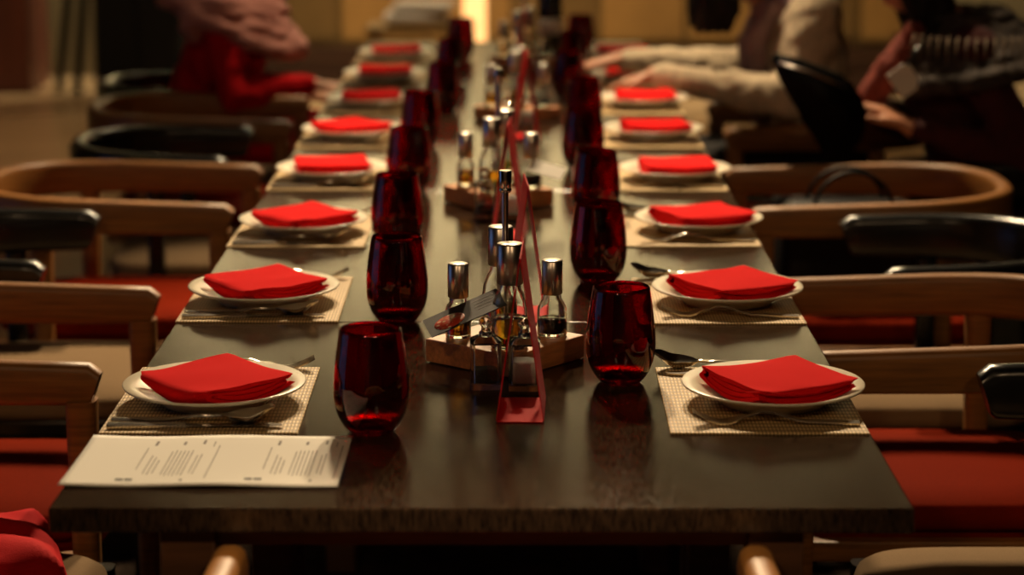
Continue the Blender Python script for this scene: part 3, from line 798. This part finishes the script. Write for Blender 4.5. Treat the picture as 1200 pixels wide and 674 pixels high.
# ------------------------------------------------------------------ people
def hand(wr, tip, up, side, curl=.3):
    """palm and five bent fingers from wrist to fingertip direction"""
    w0 = Vector(wr); d = (Vector(tip)-w0).normalized(); u = Vector(up).normalized(); s = d.cross(u).normalized()*side; u = s.cross(d).normalized()*side
    if u.dot(Vector(up)) < 0: u = -u
    P = []
    pal = w0+d*.045
    for k in (-1, -.33, .33, 1):
        P.append(('L', [(*(w0+s*k*.014), .016), (*(w0+d*.085+s*k*.029), .0125)]))
    for k, ln in zip((-1, -.33, .33, 1), (.072, .080, .074, .058)):
        b = w0+d*.085+s*k*.029; sp = (d+s*k*.06).normalized()
        j1 = b+sp*ln*.45-u*ln*curl*.12; j2 = j1+sp*ln*.32-u*ln*curl*.35; j3 = j2+sp*ln*.24-u*ln*curl*.45
        P.append(('L', [(*b, .0100), (*j1, .0092), (*j2, .0083), (*j3, .0074)]))
    t0 = w0+d*.025-s*.022; t1 = w0+d*.058-s*.052-u*.008; t2 = w0+d*.088-s*.060-u*.016
    P.append(('L', [(*t0, .014), (*t1, .0108), (*t2, .0085)]))
    return P
def head_prims(h, fw):
    """h: head centre, fw: unit facing direction in xz (local +x mostly)"""
    h = Vector(h); f = Vector(fw).normalized(); dn = Vector((f.z, 0, -f.x)) if f.x > 0 else Vector((0, 0, -1))
    P = [('E', h, (.098, .077, .112)), ('E', h+f*.035+dn*.055, (.062, .056, .062)), ('L', [(*(h+f*.098-dn*.0+dn*.005), .010), (*(h+f*.112+dn*.032), .0135)])]
    for s in (-1, 1):
        P.append(('E', h+Vector((-.005, s*.078, 0))+dn*.012, (.018, .010, .030)))
        P.append(('E', h+f*.088+Vector((0, s*.032, 0))-dn*.022, (.012, .022, .008)))
    return P, f, dn
def face_bits(root, h, f, dn):
    h = Vector(h)
    for s in (-1, 1):
        bm = bmesh.new(); bmesh.ops.create_icosphere(bm, subdivisions=2, radius=.0115, matrix=Matrix.Translation(h+f*.083+Vector((0, s*.032, 0))+dn*.004))
        from_bm('eye', bm, M['eye'], root)
    bm = bmesh.new(); bmesh.ops.create_icosphere(bm, subdivisions=2, radius=1, matrix=Matrix.Translation(h+f*.092+dn*.064) @ Matrix.Diagonal((.008, .024, .008, 1)))
    from_bm('mouth', bm, M['lip'], root)
def person(label, loc, rz, J, top, trousers, cuffs=.93, sl=1.10):
    root = empty('person', loc, rz, label, 'person', None)
    Pt = J
    hp, f, dn = head_prims(Pt['head'], Pt['face'])
    torso = [('E', Pt['pelvis'], (.135, .165, .11)), ('L', [(*Pt['pelvis'], .115), (*Pt['waist'], .105), (*Pt['chest'], .115)])]
    for s in (-1, 1):
        c = Vector(Pt['chest']); torso.append(('E', c+Vector((0, s*.065, -.01)), (.105, .10, .13)))
        p = Vector(Pt['pelvis'])
        torso.append(('E', p+Vector((0, s*.07, 0)), (.12, .10, .105)))
    arms = []; hands = []
    for k, s in (('l', 1), ('r', -1)):
        sh, el, wr, tp = Pt[k+'sh'], Pt[k+'el'], Pt[k+'wr'], Pt[k+'tip']
        arms.append(('L', [(*(Vector(Pt['chest']).lerp(Vector(sh), .5)+Vector((0, 0, .035))), .062), (*sh, .058), (*Vector(sh).lerp(Vector(el), .5), .049), (*el, .040), (*Vector(el).lerp(Vector(wr), .35), .040), (*Vector(el).lerp(Vector(wr), cuffs), .027)]))
        hands += [('L', [(*Vector(el).lerp(Vector(wr), .75), .026), (*wr, .024)])] + hand(wr, tp, Pt.get(k+'up', (0, 0, 1)), s, Pt.get('curl', .5))
    legs = []; feet = []
    for s in (-1, 1):
        p = Vector(Pt['pelvis'])+Vector((.02, s*.085, -.01)); kn = Vector((Pt['pelvis'][0]+.43, s*.115, .545)); an = Vector((kn.x-.02, s*.12, .095))
        legs.append(('L', [(*p, .085), (*p.lerp(kn, .5), .073), (*kn, .058), (*kn.lerp(an, .3), .056), (*an, .038)]))
        feet.append(('L', [(*(an+Vector((-.02, 0, -.045))), .042), (*(an+Vector((.14, 0, -.062))), .032)]))
    neck = [('L', [(*(Vector(Pt['chest'])+Vector((.005, 0, .12))), .058), (*(Vector(Pt['head'])+Vector((-.02, 0, -.075))), .052)])]
    sk = lambda P, k: [(q[0], [(*v[:3], v[3]*k) for v in q[1]]) if q[0] == 'L' else (q[0], q[1], tuple(r*k for r in q[2]), *q[3:]) for q in P]
    body = remesh('body', hp+neck+sk(torso, .93)+sk(arms, .80)+hands+sk(legs, .9)+sk([('L', [(*v[:3], v[3]) for v in q[1]]) for q in feet], .8), M['skin'], root, .006, 4)
    face_bits(root, Pt['head'], f, dn)
    remesh('top', sk(torso, 1.05)+sk(arms, sl)+[('L', [(*(Vector(Pt['chest'])+Vector((0, 0, .08))), .075), (*(Vector(Pt['chest'])+Vector((.005, 0, .125))), .066)])], top, root, .008, 5, amp=.010, freq=14, seed=loc[1], stretch=(1, 1, 1.3))
    remesh('trousers', sk(legs, 1.10)+[('E', Pt['pelvis'], (.150, .185, .10))], trousers, root, .011, 5, amp=.004, freq=12)
    for q in feet: remesh('shoe', [q], M['shoe'], root, .008, 4)
    return root

# guest in red, left side
JL = dict(pelvis=(0, 0, .585), waist=(.03, 0, .70), chest=(.09, 0, .82), head=(.205, 0, 1.14), face=(1, 0, -.25),
          rsh=(.10, -.175, .905), rel=(.13, -.235, .70), rwr=(.345, -.10, .715), rtip=(.45, -.05, .700),
          lsh=(.10, .175, .905), lel=(.10, .235, .68), lwr=(.31, .09, .665), ltip=(.42, .04, .655), curl=.4)
pL = person('guest in a red tunic and rose scarf seated on the left', (-.93, 4.25, 0), 0, JL, M['redtunic'], M['redtunic'], sl=1.16)
sc = [('E', (.185, 0, 1.165), (.112, .098, .118)), ('E', (.12, 0, 1.06), (.095, .10, .10))]
for k in range(7):
    rr = random.Random(k); zc = 1.04-.026*k; R = .098+.0165*k; tilt = .03+.05*k/6
    sc.append(('L', [(.105+R*math.cos(a), (R*1.18)*math.sin(a), zc-tilt*math.cos(a)*.9+.012*math.sin(a*2+k), .022+.004*rr.random()) for a in [2*PI*q/16 for q in range(17)]]))
sc.append(('L', [(.12, -.15, .95, .035), (.17, -.12, .88, .040), (.20, -.02, .85, .032)]))
sc.append(('E', (.09, 0, .94), (.165, .215, .065), .2))
for s_ in (-1, 1): sc.append(('E', (.10, s_*.165, .940), (.085, .080, .055)))
sc.append(('L', [(.03, -.17, .95, .035), (.02, -.20, .88, .040)]))
remesh('scarf', sc, M['pinkscarf'], pL, .007, 2, amp=.015, freq=9, stretch=(.7, .7, 2.6))

# guest in oatmeal cardigan, right side
JR = dict(pelvis=(0, 0, .59), waist=(.01, 0, .71), chest=(.03, 0, .85), head=(.22, .0, 1.13), face=(1, 0, -.5),
          lsh=(.03, .175, .955), lel=(.095, .235, .765), lwr=(.43, .13, .815), ltip=(.56, .11, .775),
          rsh=(.06, -.175, .945), rel=(.16, -.24, .795), rwr=(.51, -.20, .820), rtip=(.63, -.18, .795), curl=.5)
pR = person('guest in an oatmeal knit cardigan reaching over the table, right', (.785, 3.64, 0), PI, JR, M['knit'], M['trouser'], sl=1.34)
hd = Vector(JR['head'])
hair = [('E', hd+Vector((-.02, 0, .025)), (.115, .092, .115))]
for s in (-1, 1):
    for k in range(4):
        y = s*(.062+.012*k); x = .03+.03*k
        hair.append(('L', [(*(hd+Vector((-.03+x*.4, y*1.1, .05))), .034), (*(hd+Vector((x*.7, y*1.2, -.06))), .030), (*(hd+Vector((x*.9-.02, y*1.15, -.15))), .024), (*(hd+Vector((x*.9-.01, y, -.205))), .012)]))
remesh('hair', hair, M['hair'], pR, .007, 4, amp=.006, freq=40, stretch=(1.5, 1.5, .3))
remesh('scarf', [('L', [(.12, .07, .99, .030), (.17, .085, .90, .034), (.16, .09, .80, .034), (.15, .085, .70, .030)]), ('L', [(.12, -.05, .99, .030), (.17, -.045, .88, .034), (.16, -.04, .76, .030)]),
                 ('L', [(.10*math.cos(a)+.05, .095*math.sin(a), 1.0-.02*math.cos(a), .026) for a in [2*PI*q/14 for q in range(15)]])], M['lilac'], pR, .008, 4, amp=.006, freq=30, stretch=(1, 1, .3))

# guest in maroon, right side nearest the camera
JD = dict(pelvis=(0, 0, .59), waist=(.03, 0, .70), chest=(.08, 0, .84), head=(.20, 0, 1.14), face=(1, 0, -.6),
          lsh=(.07, .18, .93), lel=(-.04, .27, .70), lwr=(.215, .215, .765), ltip=(.33, .16, .83),
          rsh=(.09, -.18, .93), rel=(.12, -.25, .71), rwr=(.30, -.06, .77), rtip=(.36, .06, .80), curl=.9)
pD = person('guest in a maroon jumper and patterned shawl holding a black pouch', (1.12, 3.07, 0), PI, JD, M['maroon'], M['trouser'])
hd = Vector(JD['head'])
hair = [('E', hd+Vector((-.022, 0, .022)), (.115, .093, .116))]
for s in (-1, 1):
    for k in range(3): hair.append(('L', [(*(hd+Vector((-.04+.03*k, s*.075, .04))), .036), (*(hd+Vector((-.06+.03*k, s*.088, -.07))), .034), (*(hd+Vector((-.09+.03*k, s*.085, -.17))), .022)]))
remesh('hair', hair, M['hair'], pD, .007, 4, amp=.006, freq=40, stretch=(1.5, 1.5, .3))
sh = []
for k in range(5):
    R = .105+.028*k; zc = 1.0-.030*k
    sh.append(('L', [(.06+R*math.cos(a)*.92, R*1.25*math.sin(a), zc-.035*math.cos(a)*k/4, .024) for a in [2*PI*q/18 for q in range(19)]]))
shawl = remesh('shawl', sh, M['pattern'], pD, .008, 4, amp=.008, freq=18, stretch=(1, 1, 2))
remesh('scarf_end', [('L', [(.20, .12, .98, .026), (.255, .14, .90, .034), (.30, .13, .82, .040), (.305, .12, .79, .030)])], M['rust'], pD, .007, 4, amp=.008, freq=30, stretch=(1, 1, .3))
for k in range(22):
    a = .35+2.3*k/21; x, y = .06+.205*math.cos(a)*.92, .205*1.30*math.sin(a)
    tube('tassel', [(x, y, .975), (x*1.03, y*1.04, .945), (x*1.035, y*1.045, .925-.02*random.random())], [.0035, .003, .0015], M['fringe'], pD, 6, Vector((0, 1, 0)))
bd = box('name_badge', (.235, .215, .875), (.058, .004, .066), M['paper'], pD, bevel=.001, rot=(.1, .6, .1))
tube('lanyard', [(.14, .12, 1.0), (.21, .20, .94), (.235, .215, .91)], .004, M['black'], pD, 6, Vector((0, 1, 0)))
# black pouch held in the hand
bp = empty('pouch', (.72, 2.83, .725), 0, 'black pointed leather pouch in the hand of the guest in maroon', 'pouch')
bm = bmesh.new()
pts = [(-.150, .215), (-.09, .205), (.03, .160), (.075, .10), (.075, .03), (.03, -.03), (-.02, -.02), (-.055, .06), (-.115, .135)]
F = [bm.verts.new((x, -.022, z)) for x, z in pts]; B = [bm.verts.new((x, .022, z)) for x, z in pts]
bm.faces.new(F); bm.faces.new(list(reversed(B)))
for k in range(len(pts)): bm.faces.new((F[k], F[(k+1) % len(pts)], B[(k+1) % len(pts)], B[k]))
bmesh.ops.bevel(bm, geom=bm.edges[:], offset=.012, segments=3, affect='EDGES')
from_bm('pouch_body', bm, M['blackleather'], bp)
tube('zip', [(-.13, -.024, .195), (-.06, -.025, .175), (.02, -.025, .14)], .003, M['brushed'], bp, 6, Vector((0, 1, 0)))
